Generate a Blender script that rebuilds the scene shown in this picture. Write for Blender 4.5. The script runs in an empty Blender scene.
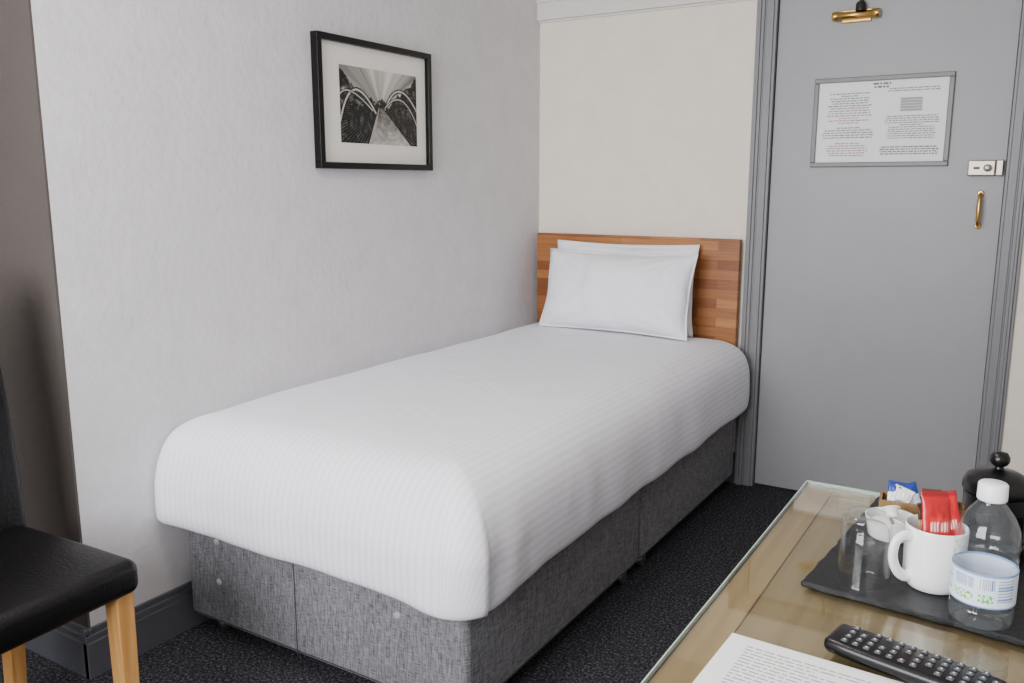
import bpy, bmesh, math, random
from mathutils import Vector, Matrix, noise, Euler
random.seed(7)
scene = bpy.context.scene
R = math.radians

# ------------------------------------------------------------------ helpers
def s2l(c):
    return tuple((x/12.92 if x <= 0.04045 else ((x+0.055)/1.055)**2.4) for x in c)
def rgb(r, g, b):
    return s2l((r/255., g/255., b/255.))

def new_mat(name):
    m = bpy.data.materials.new(name)
    m.use_nodes = True
    nt = m.node_tree
    b = nt.nodes['Principled BSDF']
    return m, nt, b

def mat(name, col, rough=0.5, metal=0.0, var=0.0, vscale=8.0, bump=0.0, bscale=60.0, coat=0.0, spec=0.5, sheen=0.0):
    m, nt, b = new_mat(name)
    b.inputs['Base Color'].default_value = (*col, 1)
    b.inputs['Roughness'].default_value = rough
    b.inputs['Metallic'].default_value = metal
    b.inputs['Specular IOR Level'].default_value = spec
    b.inputs['Coat Weight'].default_value = coat
    b.inputs['Sheen Weight'].default_value = sheen
    tc = nt.nodes.new('ShaderNodeTexCoord')
    if var > 0:
        n = nt.nodes.new('ShaderNodeTexNoise')
        n.inputs['Scale'].default_value = vscale
        n.inputs['Detail'].default_value = 8
        n.inputs['Roughness'].default_value = 0.65
        nt.links.new(tc.outputs['Object'], n.inputs['Vector'])
        r = nt.nodes.new('ShaderNodeValToRGB')
        r.color_ramp.elements[0].position = 0.3
        r.color_ramp.elements[1].position = 0.7
        r.color_ramp.elements[0].color = (*[c*(1-var) for c in col], 1)
        r.color_ramp.elements[1].color = (*[min(1, c*(1+var)) for c in col], 1)
        nt.links.new(n.outputs['Fac'], r.inputs['Fac'])
        nt.links.new(r.outputs['Color'], b.inputs['Base Color'])
    if bump > 0:
        n2 = nt.nodes.new('ShaderNodeTexNoise')
        n2.inputs['Scale'].default_value = bscale
        n2.inputs['Detail'].default_value = 4
        nt.links.new(tc.outputs['Object'], n2.inputs['Vector'])
        bp = nt.nodes.new('ShaderNodeBump')
        bp.inputs['Strength'].default_value = bump
        bp.inputs['Distance'].default_value = 0.004
        nt.links.new(n2.outputs['Fac'], bp.inputs['Height'])
        nt.links.new(bp.outputs['Normal'], b.inputs['Normal'])
    return m

def vcol_mat(name, rough=0.6, spec=0.4, coat=0.0):
    m, nt, b = new_mat(name)
    a = nt.nodes.new('ShaderNodeAttribute')
    a.attribute_name = 'Col'
    nt.links.new(a.outputs['Color'], b.inputs['Base Color'])
    b.inputs['Roughness'].default_value = rough
    b.inputs['Specular IOR Level'].default_value = spec
    b.inputs['Coat Weight'].default_value = coat
    return m

def clear_mat(name, tint=(1, 1, 1), f0=0.045, rough=0.02, body=0.0, bodycol=(0.9, 0.9, 0.9), edge=0.9):
    # clear material: transparent body with Schlick-style reflection (same on both faces)
    m, nt, b = new_mat(name)
    nt.nodes.remove(b)
    out = nt.nodes['Material Output']
    tr = nt.nodes.new('ShaderNodeBsdfTransparent'); tr.inputs['Color'].default_value = (*tint, 1)
    gl = nt.nodes.new('ShaderNodeBsdfGlossy'); gl.inputs['Roughness'].default_value = rough
    lw = nt.nodes.new('ShaderNodeLayerWeight'); lw.inputs['Blend'].default_value = 0.5
    pw = nt.nodes.new('ShaderNodeMath'); pw.operation = 'POWER'; pw.inputs[1].default_value = 4.5
    ma = nt.nodes.new('ShaderNodeMath'); ma.operation = 'MULTIPLY_ADD'; ma.inputs[1].default_value = edge-f0; ma.inputs[2].default_value = f0
    nt.links.new(lw.outputs['Facing'], pw.inputs[0]); nt.links.new(pw.outputs[0], ma.inputs[0])
    mx = nt.nodes.new('ShaderNodeMixShader')
    nt.links.new(ma.outputs[0], mx.inputs[0]); nt.links.new(tr.outputs[0], mx.inputs[1]); nt.links.new(gl.outputs[0], mx.inputs[2])
    last = mx
    if body > 0:
        d = nt.nodes.new('ShaderNodeBsdfDiffuse'); d.inputs['Color'].default_value = (*bodycol, 1)
        m2 = nt.nodes.new('ShaderNodeMixShader'); m2.inputs[0].default_value = body
        nt.links.new(mx.outputs[0], m2.inputs[1]); nt.links.new(d.outputs[0], m2.inputs[2]); last = m2
    nt.links.new(last.outputs[0], out.inputs['Surface'])
    return m

def group(name, loc=(0, 0, 0), rot=(0, 0, 0), sc=1.0):
    e = bpy.data.objects.new(name, None)
    e.empty_display_size = 0.05
    scene.collection.objects.link(e)
    e.location = loc; e.rotation_euler = rot; e.scale = (sc, sc, sc)
    return e

def obj_from_bm(name, bm, m=None, parent=None, smooth=False, loc=None, rot=None):
    me = bpy.data.meshes.new(name)
    bmesh.ops.recalc_face_normals(bm, faces=bm.faces)
    bm.to_mesh(me); bm.free()
    if m is not None:
        for mm in (m if isinstance(m, list) else [m]): me.materials.append(mm)
    if smooth:
        for p in me.polygons: p.use_smooth = True
    o = bpy.data.objects.new(name, me)
    scene.collection.objects.link(o)
    if parent: o.parent = parent
    if loc: o.location = loc
    if rot: o.rotation_euler = rot
    return o

def add_box(bm, x0, x1, y0, y1, z0, z1, bev=0.0, seg=2, mi=0, mtx=None):
    r = bmesh.ops.create_cube(bm, size=1.0)
    vs = r['verts']
    for v in vs:
        v.co = Vector(((x0+x1)/2+v.co.x*(x1-x0), (y0+y1)/2+v.co.y*(y1-y0), (z0+z1)/2+v.co.z*(z1-z0)))
    fs = list({f for v in vs for f in v.link_faces})
    for f in fs: f.material_index = mi
    if bev > 0:
        es = list({e for v in vs for e in v.link_edges})
        rr = bmesh.ops.bevel(bm, geom=es, offset=bev, segments=seg, profile=0.5, affect='EDGES')
        vs = list({v for f in rr['faces'] for v in f.verts} | {v for v in vs if v.is_valid})
        for f in rr['faces']: f.material_index = mi
    if mtx is not None:
        allv = [v for v in vs if v.is_valid]
        for v in allv: v.co = mtx @ v.co
    return vs

def box(name, dims, m, bev=0.0, parent=None, seg=2, smooth=False, rot=None, loc=None):
    bm = bmesh.new()
    add_box(bm, *dims, bev=bev, seg=seg)
    return obj_from_bm(name, bm, m, parent, smooth, loc, rot)

def boxes(name, lst, m, parent=None, bev=0.0, smooth=False, loc=None, rot=None):
    bm = bmesh.new()
    for d in lst:
        add_box(bm, *d[:6], bev=bev, mi=(d[6] if len(d) > 6 else 0))
    return obj_from_bm(name, bm, m, parent, smooth, loc, rot)

def lathe(name, prof, m, seg=48, parent=None, loc=None, rot=None, smooth=True):
    bm = bmesh.new()
    rings = []
    for (r, z) in prof:
        if r < 1e-6:
            rings.append([bm.verts.new((0, 0, z))])
        else:
            rings.append([bm.verts.new((r*math.cos(2*math.pi*i/seg), r*math.sin(2*math.pi*i/seg), z)) for i in range(seg)])
    for a, b in zip(rings[:-1], rings[1:]):
        for i in range(seg):
            j = (i+1) % seg
            if len(a) == 1 and len(b) == 1: continue
            if len(a) == 1: bm.faces.new((a[0], b[i], b[j]))
            elif len(b) == 1: bm.faces.new((a[i], a[j], b[0]))
            else: bm.faces.new((a[i], a[j], b[j], b[i]))
    o = obj_from_bm(name, bm, m, parent, smooth, loc, rot)
    if smooth: shade_auto(o, 50)
    return o

def tube(name, pts, rad, m, parent=None, loc=None, rot=None, res=10, flat=1.0, cyclic=False):
    P = [Vector(p) for p in pts]
    n = len(P); path = []; rads = []
    rr = rad if isinstance(rad, (list, tuple)) else [rad]*n
    for i in range(n-1):
        p0 = P[max(i-1, 0)]; p1 = P[i]; p2 = P[i+1]; p3 = P[min(i+2, n-1)]
        for k in range(6):
            t = k/6
            path.append(0.5*((2*p1)+(p2-p0)*t+(2*p0-5*p1+4*p2-p3)*t*t+(3*p1-p0-3*p2+p3)*t**3))
            rads.append(rr[i]*(1-t)+rr[i+1]*t)
    path.append(P[-1]); rads.append(rr[-1])
    bm = bmesh.new(); rings = []
    up = Vector((0.123, 0.31, 0.94)).normalized()
    prev = None
    for i, p in enumerate(path):
        t = (path[min(i+1, len(path)-1)]-path[max(i-1, 0)]).normalized()
        if prev is None: nrm = t.cross(up).normalized()
        else: nrm = (prev-t*prev.dot(t)).normalized()
        prev = nrm; bn = t.cross(nrm)
        rings.append([bm.verts.new(p+(nrm*math.cos(2*math.pi*k/res)+bn*math.sin(2*math.pi*k/res)*flat)*rads[i]) for k in range(res)])
    for a, b in zip(rings[:-1], rings[1:]):
        for k in range(res):
            bm.faces.new((a[k], a[(k+1) % res], b[(k+1) % res], b[k]))
    bm.faces.new(rings[0]); bm.faces.new(rings[-1])
    return obj_from_bm(name, bm, m, parent, True, loc, rot)

def color_grid(name, nx, ny, fpos, fcol, m, parent=None, smooth=False, loc=None, rot=None):
    bm = bmesh.new()
    vs = [[bm.verts.new(fpos(i/nx, j/ny)) for i in range(nx+1)] for j in range(ny+1)]
    for j in range(ny):
        for i in range(nx):
            bm.faces.new((vs[j][i], vs[j][i+1], vs[j+1][i+1], vs[j+1][i]))
    me = bpy.data.meshes.new(name)
    bm.to_mesh(me); bm.free()
    me.materials.append(m)
    at = me.color_attributes.new('Col', 'FLOAT_COLOR', 'POINT')
    k = 0
    for j in range(ny+1):
        for i in range(nx+1):
            c = fcol(i/nx, j/ny)
            at.data[k].color = (*c, 1); k += 1
    if smooth:
        for p in me.polygons: p.use_smooth = True
    o = bpy.data.objects.new(name, me); scene.collection.objects.link(o)
    if parent: o.parent = parent
    if loc: o.location = loc
    if rot: o.rotation_euler = rot
    return o

def shade_auto(o, ang=35):
    me = o.data
    bm = bmesh.new(); bm.from_mesh(me)
    for f in bm.faces: f.smooth = True
    for e in bm.edges:
        if len(e.link_faces) == 2 and e.calc_face_angle(0) > R(ang): e.smooth = False
    bm.to_mesh(me); bm.free()

# ------------------------------------------------------------------ materials
M_wallL = mat('paint_left_wall', rgb(210, 208, 211), 0.75, var=0.055, vscale=9, bump=0.6, bscale=42)
M_wallB = mat('paint_back_wall', rgb(233, 223, 209), 0.75, var=0.045, vscale=9, bump=0.55, bscale=42)
M_return = mat('paint_taupe', rgb(78, 71, 67), 0.8, var=0.05, vscale=4, bump=0.3, bscale=50)
M_wallO = mat('paint_other_walls', rgb(194, 191, 187), 0.8, var=0.03, bump=0.2)
M_white = mat('paint_white_trim', rgb(218, 213, 207), 0.55, bump=0.1)
M_ceil = mat('paint_ceiling', rgb(224, 222, 219), 0.85, bump=0.1)
M_door = mat('paint_door_grey', rgb(147, 147, 150), 0.42, var=0.04, vscale=3, bump=0.12, bscale=30)
M_casing = mat('paint_casing_grey', rgb(122, 122, 125), 0.4, var=0.03, vscale=6, bump=0.1, bscale=30)
M_skirt = mat('paint_skirting_grey', rgb(84, 85, 91), 0.45, bump=0.1, bscale=30)

def carpet_mat():
    m, nt, b = new_mat('carpet_charcoal')
    tc = nt.nodes.new('ShaderNodeTexCoord')
    n = nt.nodes.new('ShaderNodeTexNoise'); n.inputs['Scale'].default_value = 130; n.inputs['Detail'].default_value = 6; n.inputs['Roughness'].default_value = 0.85
    n2 = nt.nodes.new('ShaderNodeTexNoise'); n2.inputs['Scale'].default_value = 12; n2.inputs['Detail'].default_value = 3
    r = nt.nodes.new('ShaderNodeValToRGB')
    r.color_ramp.elements[0].position = 0.38; r.color_ramp.elements[0].color = (*rgb(24, 24, 28), 1)
    r.color_ramp.elements[1].position = 0.66; r.color_ramp.elements[1].color = (*rgb(132, 131, 137), 1)
    e = r.color_ramp.elements.new(0.52); e.color = (*rgb(53, 53, 58), 1)
    mx = nt.nodes.new('ShaderNodeMixRGB'); mx.blend_type = 'MULTIPLY'; mx.inputs[0].default_value = 0.25
    for q in (n, n2): nt.links.new(tc.outputs['Object'], q.inputs['Vector'])
    nt.links.new(n.outputs['Fac'], r.inputs['Fac'])
    nt.links.new(r.outputs['Color'], mx.inputs[1]); nt.links.new(n2.outputs['Fac'], mx.inputs[2])
    nt.links.new(mx.outputs[0], b.inputs['Base Color'])
    b.inputs['Roughness'].default_value = 0.95; b.inputs['Specular IOR Level'].default_value = 0.05
    bp = nt.nodes.new('ShaderNodeBump'); bp.inputs['Strength'].default_value = 0.5; bp.inputs['Distance'].default_value = 0.004
    nt.links.new(n.outputs['Fac'], bp.inputs['Height']); nt.links.new(bp.outputs['Normal'], b.inputs['Normal'])
    return m
M_carpet = carpet_mat()

def fabric_mat():
    m, nt, b = new_mat('divan_linen_grey')
    tc = nt.nodes.new('ShaderNodeTexCoord')
    ns = []
    for sc in ((45, 45, 620), (520, 520, 40)):
        mp = nt.nodes.new('ShaderNodeMapping'); mp.inputs['Scale'].default_value = sc
        nt.links.new(tc.outputs['Object'], mp.inputs['Vector'])
        n = nt.nodes.new('ShaderNodeTexNoise'); n.inputs['Scale'].default_value = 1.0; n.inputs['Detail'].default_value = 3
        nt.links.new(mp.outputs[0], n.inputs['Vector']); ns.append(n)
    ad = nt.nodes.new('ShaderNodeMath'); ad.operation = 'ADD'
    nt.links.new(ns[0].outputs['Fac'], ad.inputs[0]); nt.links.new(ns[1].outputs['Fac'], ad.inputs[1])
    r = nt.nodes.new('ShaderNodeValToRGB')
    r.color_ramp.elements[0].position = 0.38; r.color_ramp.elements[0].color = (*rgb(74, 73, 77), 1)
    r.color_ramp.elements[1].position = 0.62; r.color_ramp.elements[1].color = (*rgb(146, 145, 149), 1)
    hf = nt.nodes.new('ShaderNodeMath'); hf.operation = 'MULTIPLY'; hf.inputs[1].default_value = 0.5
    nt.links.new(ad.outputs[0], hf.inputs[0]); nt.links.new(hf.outputs[0], r.inputs['Fac'])
    nt.links.new(r.outputs['Color'], b.inputs['Base Color'])
    b.inputs['Roughness'].default_value = 0.95; b.inputs['Sheen Weight'].default_value = 0.1
    b.inputs['Specular IOR Level'].default_value = 0.15
    bp = nt.nodes.new('ShaderNodeBump'); bp.inputs['Strength'].default_value = 0.5; bp.inputs['Distance'].default_value = 0.002
    nt.links.new(hf.outputs[0], bp.inputs['Height']); nt.links.new(bp.outputs['Normal'], b.inputs['Normal'])
    return m
M_fab = fabric_mat()
M_fabdark = mat('seam_dark', rgb(60, 60, 63), 0.95)

def duvet_mat(name, stripes=True):
    m, nt, b = new_mat(name)
    b.inputs['Roughness'].default_value = 0.6
    b.inputs['Sheen Weight'].default_value = 0.15
    b.inputs['Specular IOR Level'].default_value = 0.35
    tc = nt.nodes.new('ShaderNodeTexCoord')
    n = nt.nodes.new('ShaderNodeTexNoise'); n.inputs['Scale'].default_value = 5 if stripes else 7; n.inputs['Detail'].default_value = 3; n.inputs['Distortion'].default_value = 1.0
    nt.links.new(tc.outputs['Object'], n.inputs['Vector'])
    bp = nt.nodes.new('ShaderNodeBump'); bp.inputs['Strength'].default_value = 0.26 if stripes else 0.5; bp.inputs['Distance'].default_value = 0.02
    nt.links.new(n.outputs['Fac'], bp.inputs['Height']); nt.links.new(bp.outputs['Normal'], b.inputs['Normal'])
    if stripes:
        a = nt.nodes.new('ShaderNodeAttribute'); a.attribute_name = 'stripe'
        mu = nt.nodes.new('ShaderNodeMath'); mu.operation = 'MULTIPLY'; mu.inputs[1].default_value = 2*math.pi/0.020
        sn = nt.nodes.new('ShaderNodeMath'); sn.operation = 'SINE'
        r = nt.nodes.new('ShaderNodeMapRange'); r.inputs[1].default_value = -0.6; r.inputs[2].default_value = 0.6
        nt.links.new(a.outputs['Fac'], mu.inputs[0]); nt.links.new(mu.outputs[0], sn.inputs[0]); nt.links.new(sn.outputs[0], r.inputs[0])
        mx = nt.nodes.new('ShaderNodeMixRGB')
        mx.inputs[1].default_value = (*rgb(232, 232, 242), 1); mx.inputs[2].default_value = (*rgb(243, 243, 250), 1)
        nt.links.new(r.outputs[0], mx.inputs[0]); nt.links.new(mx.outputs[0], b.inputs['Base Color'])
        r2 = nt.nodes.new('ShaderNodeMapRange'); r2.inputs[3].default_value = 0.65; r2.inputs[4].default_value = 0.5
        nt.links.new(r.outputs[0], r2.inputs[0]); nt.links.new(r2.outputs[0], b.inputs['Roughness'])
    else:
        b.inputs['Base Color'].default_value = (*rgb(244, 244, 250), 1)
    return m
M_duvet = duvet_mat('duvet_sateen_stripe')
M_pillow = duvet_mat('pillow_cotton', False)
M_mattress = mat('mattress_ticking', rgb(225, 225, 225), 0.9, bump=0.2)

def block_wood():
    m, nt, b = new_mat('oak_butcher_block')
    tc = nt.nodes.new('ShaderNodeTexCoord')
    sp = nt.nodes.new('ShaderNodeSeparateXYZ'); cb = nt.nodes.new('ShaderNodeCombineXYZ')
    nt.links.new(tc.outputs['Object'], sp.inputs[0]); nt.links.new(sp.outputs['X'], cb.inputs['X']); nt.links.new(sp.outputs['Z'], cb.inputs['Y'])
    br = nt.nodes.new('ShaderNodeTexBrick')
    br.inputs['Scale'].default_value = 1.0
    br.inputs['Brick Width'].default_value = 0.21; br.inputs['Row Height'].default_value = 0.038
    br.inputs['Mortar Size'].default_value = 0.0006; br.inputs['Mortar Smooth'].default_value = 0.2
    br.inputs['Color1'].default_value = (*rgb(134, 78, 36), 1); br.inputs['Color2'].default_value = (*rgb(188, 128, 72), 1)
    br.inputs['Mortar'].default_value = (*rgb(100, 60, 30), 1)
    br.inputs['Bias'].default_value = -0.1; br.offset = 0.37
    nt.links.new(cb.outputs[0], br.inputs['Vector'])
    mp = nt.nodes.new('ShaderNodeMapping'); mp.inputs['Scale'].default_value = (6, 6, 130)
    nt.links.new(tc.outputs['Object'], mp.inputs['Vector'])
    n = nt.nodes.new('ShaderNodeTexNoise'); n.inputs['Scale'].default_value = 1; n.inputs['Detail'].default_value = 5; n.inputs['Distortion'].default_value = 0.4
    nt.links.new(mp.outputs[0], n.inputs['Vector'])
    r = nt.nodes.new('ShaderNodeValToRGB'); r.color_ramp.elements[0].position = 0.3; r.color_ramp.elements[0].color = (0.66, 0.60, 0.55, 1)
    r.color_ramp.elements[1].position = 0.65; r.color_ramp.elements[1].color = (1, 1, 1, 1)
    nt.links.new(n.outputs['Fac'], r.inputs['Fac'])
    mx = nt.nodes.new('ShaderNodeMixRGB'); mx.blend_type = 'MULTIPLY'; mx.inputs[0].default_value = 0.8
    nt.links.new(br.outputs['Color'], mx.inputs[1]); nt.links.new(r.outputs['Color'], mx.inputs[2])
    nt.links.new(mx.outputs[0], b.inputs['Base Color'])
    b.inputs['Roughness'].default_value = 0.4
    return m
M_block = block_wood()

def plain_wood(name, c1, c2, scale=(40, 40, 3), rough=0.45, coat=0.0):
    m, nt, b = new_mat(name)
    tc = nt.nodes.new('ShaderNodeTexCoord')
    mp = nt.nodes.new('ShaderNodeMapping'); mp.inputs['Scale'].default_value = scale
    n = nt.nodes.new('ShaderNodeTexNoise'); n.inputs['Scale'].default_value = 1; n.inputs['Detail'].default_value = 6; n.inputs['Distortion'].default_value = 0.6
    r = nt.nodes.new('ShaderNodeValToRGB'); r.color_ramp.elements[0].position = 0.35; r.color_ramp.elements[1].position = 0.65
    r.color_ramp.elements[0].color = (*c1, 1); r.color_ramp.elements[1].color = (*c2, 1)
    nt.links.new(tc.outputs['Object'], mp.inputs['Vector']); nt.links.new(mp.outputs[0], n.inputs['Vector'])
    nt.links.new(n.outputs['Fac'], r.inputs['Fac']); nt.links.new(r.outputs['Color'], b.inputs['Base Color'])
    b.inputs['Roughness'].default_value = rough; b.inputs['Coat Weight'].default_value = coat
    return m
M_oak = plain_wood('oak_leg', rgb(190, 134, 72), rgb(216, 164, 100))
M_desk = plain_wood('desk_top_oak', rgb(130, 104, 70), rgb(150, 124, 88), scale=(60, 3, 60), rough=0.4)
M_deskband = plain_wood('desk_top_band', rgb(144, 112, 72), rgb(166, 134, 92), scale=(60, 3, 60), rough=0.4)
M_deskedge = plain_wood('desk_edge', rgb(120, 92, 56), rgb(142, 112, 72), scale=(60, 3, 60))
M_leather = mat('black_leather', rgb(9, 8, 9), 0.42, bump=0.3, bscale=140, spec=0.3)
M_blackframe = mat('black_frame_lacquer', rgb(7, 7, 8), 0.35, spec=0.3)
M_mount = mat('picture_mount_white', rgb(232, 229, 222), 0.8)
M_vcol = vcol_mat('printed_paper', 0.55)
M_photo = vcol_mat('photo_print_paper', 0.6, 0.2)
M_vgloss = vcol_mat('printed_foil', 0.3, 0.6)
M_brass = mat('brass', rgb(200, 160, 90), 0.28, 1.0, var=0.1, vscale=30)
M_nickel = mat('satin_nickel', rgb(176, 168, 155), 0.42, 1.0)
M_steel = mat('dark_steel', rgb(60, 58, 56), 0.4, 0.8)
M_slate = mat('slate', rgb(20, 21, 24), 0.45, bump=0.5, bscale=40, var=0.2, vscale=20, spec=0.35)
M_mug = mat('glazed_ceramic_white', rgb(236, 236, 234), 0.15, coat=0.5)
M_plastic_b = mat('black_plastic', rgb(9, 9, 10), 0.3, spec=0.35)
M_button = mat('rubber_button_grey', rgb(70, 72, 76), 0.6)
M_buttonw = mat('button_legend_white', rgb(190, 190, 190), 0.6)
M_buttonr = mat('button_red', rgb(190, 30, 30), 0.5)
M_pet = clear_mat('bottle_plastic_water', (0.96, 0.98, 0.99), 0.05, 0.03, body=0.02, bodycol=(0.85, 0.9, 0.95))
M_cap = mat('bottle_cap_white', rgb(235, 235, 235), 0.4)
M_deskglass = clear_mat('desk_glass_sheet', (0.94, 0.97, 0.95), 0.05, 0.015)
M_glassedge = mat('desk_glass_edge', rgb(176, 196, 186), 0.15, spec=0.6)
M_dbutton = mat('tuft_button', rgb(165, 165, 169), 0.6)
M_ink = mat('ink_grey', rgb(112, 112, 114), 0.7)
M_inkdark = mat('ink_table_grey', rgb(168, 166, 164), 0.7)
M_inkred = mat('ink_warm_grey', rgb(165, 125, 118), 0.7)
M_paper = mat('paper_white', rgb(240, 240, 240), 0.6)
M_noticewood = mat('notice_frame_grey', rgb(112, 110, 110), 0.4, var=0.08, vscale=40)
M_milk = mat('milk_pot_plastic', rgb(232, 230, 224), 0.4)

# ------------------------------------------------------------------ room shell
CEIL = 2.35
box('floor', (-0.6, 2.4, -4.5, 0.2, -0.1, 0.0), M_carpet)
box('ceiling', (-0.6, 2.4, -4.5, 0.2, CEIL, CEIL+0.1), M_ceil)
DX0, DX1, DZ = 1.010, 1.797, 1.975
box('wall_back', (-0.6, DX0-0.02, 0.0, 0.12, 0, CEIL), M_wallB)
box('wall_back', (DX1+0.02, 2.4, 0.0, 0.12, 0, CEIL), M_wallB)
box('wall_back', (DX0-0.02, DX1+0.02, 0.0, 0.12, DZ+0.02, CEIL), M_wallB)
box('wall_left', (-0.6, 0.0, -2.228, 0.0, 0, CEIL), M_wallL)
box('wall_left_return', (-0.6, 0.0, -2.234, -2.228, 0, CEIL), M_return)
box('wall_alcove', (-0.6, -0.45, -4.25, -2.234, 0, CEIL), M_return)
box('wall_right', (2.2, 2.4, -4.25, 0.0, 0, CEIL), M_wallO)
WX0, WX1, WZ0, WZ1 = 0.1, 1.7, 0.85, 2.1
boxes('wall_front', [(-0.6, WX0, -4.4, -4.25, 0, CEIL), (WX1, 2.4, -4.4, -4.25, 0, CEIL), (WX0, WX1, -4.4, -4.25, 0, WZ0), (WX0, WX1, -4.4, -4.25, WZ1, CEIL)], M_wallO)
wg = group('window_1', (0, 0, 0))
boxes('sash_frame', [(WX0, WX0+0.06, -4.36, -4.30, WZ0, WZ1), (WX1-0.06, WX1, -4.36, -4.30, WZ0, WZ1), (WX0+0.06, WX1-0.06, -4.36, -4.30, WZ0, WZ0+0.06),
      (WX0+0.06, WX1-0.06, -4.36, -4.30, WZ1-0.06, WZ1), (WX0+0.06, WX1-0.06, -4.355, -4.305, 1.45, 1.50), (0.885, 0.915, -4.355, -4.305, WZ0+0.06, 1.45), (0.885, 0.915, -4.355, -4.305, 1.50, WZ1-0.06)], M_white, wg)
box('window_sill', (WX0+0.001, WX1-0.001, -4.30, -4.22, WZ0+0.001, WZ0+0.02), M_white, 0.006, wg)

def skirting(name, lst):
    bm = bmesh.new()
    for (ax, a0, a1, wallc, sgn) in lst:
        for (z0, z1, d) in ((0.0, 0.095, 0.018), (0.095, 0.112, 0.014), (0.112, 0.128, 0.008)):
            if ax == 'y':
                x = sorted((wallc, wallc+sgn*d)); add_box(bm, x[0], x[1], a0, a1, z0, z1, bev=0.0015, seg=1)
            else:
                y = sorted((wallc, wallc+sgn*d)); add_box(bm, a0, a1, y[0], y[1], z0, z1, bev=0.0015, seg=1)
    return obj_from_bm(name, bm, M_skirt)
skirting('baseboard_left', [('y', -2.252, 0.0, 0.0, 1), ('x', -0.45, 0.016, -2.234, -1)])
skirting('baseboard_back', [('x', 0.0, 0.935, 0.0, -1), ('x', 1.866, 2.2, 0.0, -1)])
skirting('baseboard_alcove', [('y', -4.25, -2.252, -0.45, 1)])
skirting('baseboard_right', [('y', -4.25, 0.0, 2.2, -1)])
boxes('trim_1', [(0.0, 0.934, -0.028, 0.0, 1.892, 1.962), (0.0, 0.934, -0.036, 0.0, 1.962, 1.975), (0.0, 0.934, -0.012, 0.0, 1.884, 1.892)], M_white, bev=0.0015)

# ------------------------------------------------------------------ door
dg = group('door_1', (0, 0, 0))
box('leaf', (DX0+0.003, DX1-0.003, 0.012, 0.052, 0.008, DZ-0.003), M_door, 0.002, dg)
def casing(bm, x0, x1, flip):
    w = x1-x0
    segs = [(0.0, 0.14, 0.016), (0.14, 0.26, 0.026), (0.26, 0.42, 0.020), (0.42, 0.50, 0.015), (0.50, 0.86, 0.017), (0.86, 1.0, 0.012)]
    for a, b, d in segs:
        if flip: xa, xb = x1-b*w, x1-a*w
        else: xa, xb = x0+a*w, x0+b*w
        add_box(bm, xa, xb, -d, -0.0002, 0, DZ+0.07, bev=0.0018, seg=2)
bm = bmesh.new()
casing(bm, 0.936, DX0+0.001, False)
casing(bm, DX1-0.001, 1.866, True)
for (z0, z1, d) in ((DZ, DZ+0.035, 0.017), (DZ+0.035, DZ+0.055, 0.020), (DZ+0.055, DZ+0.07, 0.026)):
    add_box(bm, DX0, DX1, -d, -0.0002, z0, z1, bev=0.0018)
for (x0, x1) in ((DX0-0.019, DX0), (DX1, DX1+0.019)):
    add_box(bm, x0, x1, 0.0, 0.115, 0, DZ+0.018)
add_box(bm, DX0, DX1, 0.0, 0.115, DZ, DZ+0.018)
add_box(bm, DX0, DX0+0.02, 0.056, 0.08, 0, DZ); add_box(bm, DX1-0.02, DX1, 0.056, 0.08, 0, DZ)
obj_from_bm('trim_2', bm, M_casing)
hx, hz = 1.728, 1.122
tube('pull_handle', [(hx, 0.006, hz+0.055), (hx, -0.012, hz+0.052), (hx, -0.028, hz+0.04), (hx, -0.032, hz), (hx, -0.028, hz-0.04), (hx, -0.012, hz-0.052), (hx, 0.006, hz-0.055)],
     [0.0055, 0.0055, 0.006, 0.0075, 0.006, 0.0055, 0.0055], M_brass, dg)
for k, zz in enumerate((hz+0.055, hz-0.055)):
    lathe('pull_rose_%d' % (k+1), [(0, 0.010), (0.008, 0.009), (0.0105, 0.004), (0.011, 0)], M_brass, 24, dg, loc=(hx, 0.012, zz), rot=(R(90), 0, 0))
boxes('latch_case', [(1.682, 1.765, -0.016, 0.012, 1.236, 1.288)], M_nickel, dg, bev=0.004)
boxes('latch_keep', [(1.7665, 1.788, -0.022, 0.010, 1.236, 1.288)], M_nickel, dg, bev=0.003)
lathe('latch_knob', [(0, 0.022), (0.009, 0.022), (0.012, 0.019), (0.012, 0.012), (0.008, 0.008), (0.008, 0.0)], M_nickel, 24, dg, loc=(1.742, -0.016, 1.262), rot=(R(90), 0, 0))
boxes('latch_snib', [(1.700, 1.718, -0.022, -0.016, 1.258, 1.266)], M_steel, dg, bev=0.002)
cz, cxx = 1.795, 1.287
boxes('closer_plate', [(cxx-0.05, cxx+0.05, 0.004, 0.012, cz-0.022, cz+0.022)], M_brass, dg, bev=0.003)
lathe('closer_barrel', [(0, -0.08), (0.014, -0.079), (0.016, -0.074), (0.016, -0.058), (0.0125, -0.055), (0.0125, 0.055), (0.016, 0.058), (0.016, 0.074), (0.014, 0.079), (0, 0.08)],
      M_brass, 24, dg, loc=(cxx, -0.012, cz), rot=(0, R(90), 0))
lathe('closer_pivot', [(0, 0.03), (0.012, 0.03), (0.017, 0.022), (0.017, 0.0), (0, 0)], M_steel, 24, dg, loc=(cxx+0.015, -0.014, cz+0.012))
tube('closer_arm', [(cxx+0.015, -0.014, cz+0.036), (cxx+0.02, -0.02, cz+0.07), (cxx+0.03, -0.022, cz+0.12), (cxx+0.035, -0.024, DZ-0.002)], [0.007, 0.006, 0.006, 0.006], M_steel, dg)

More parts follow.
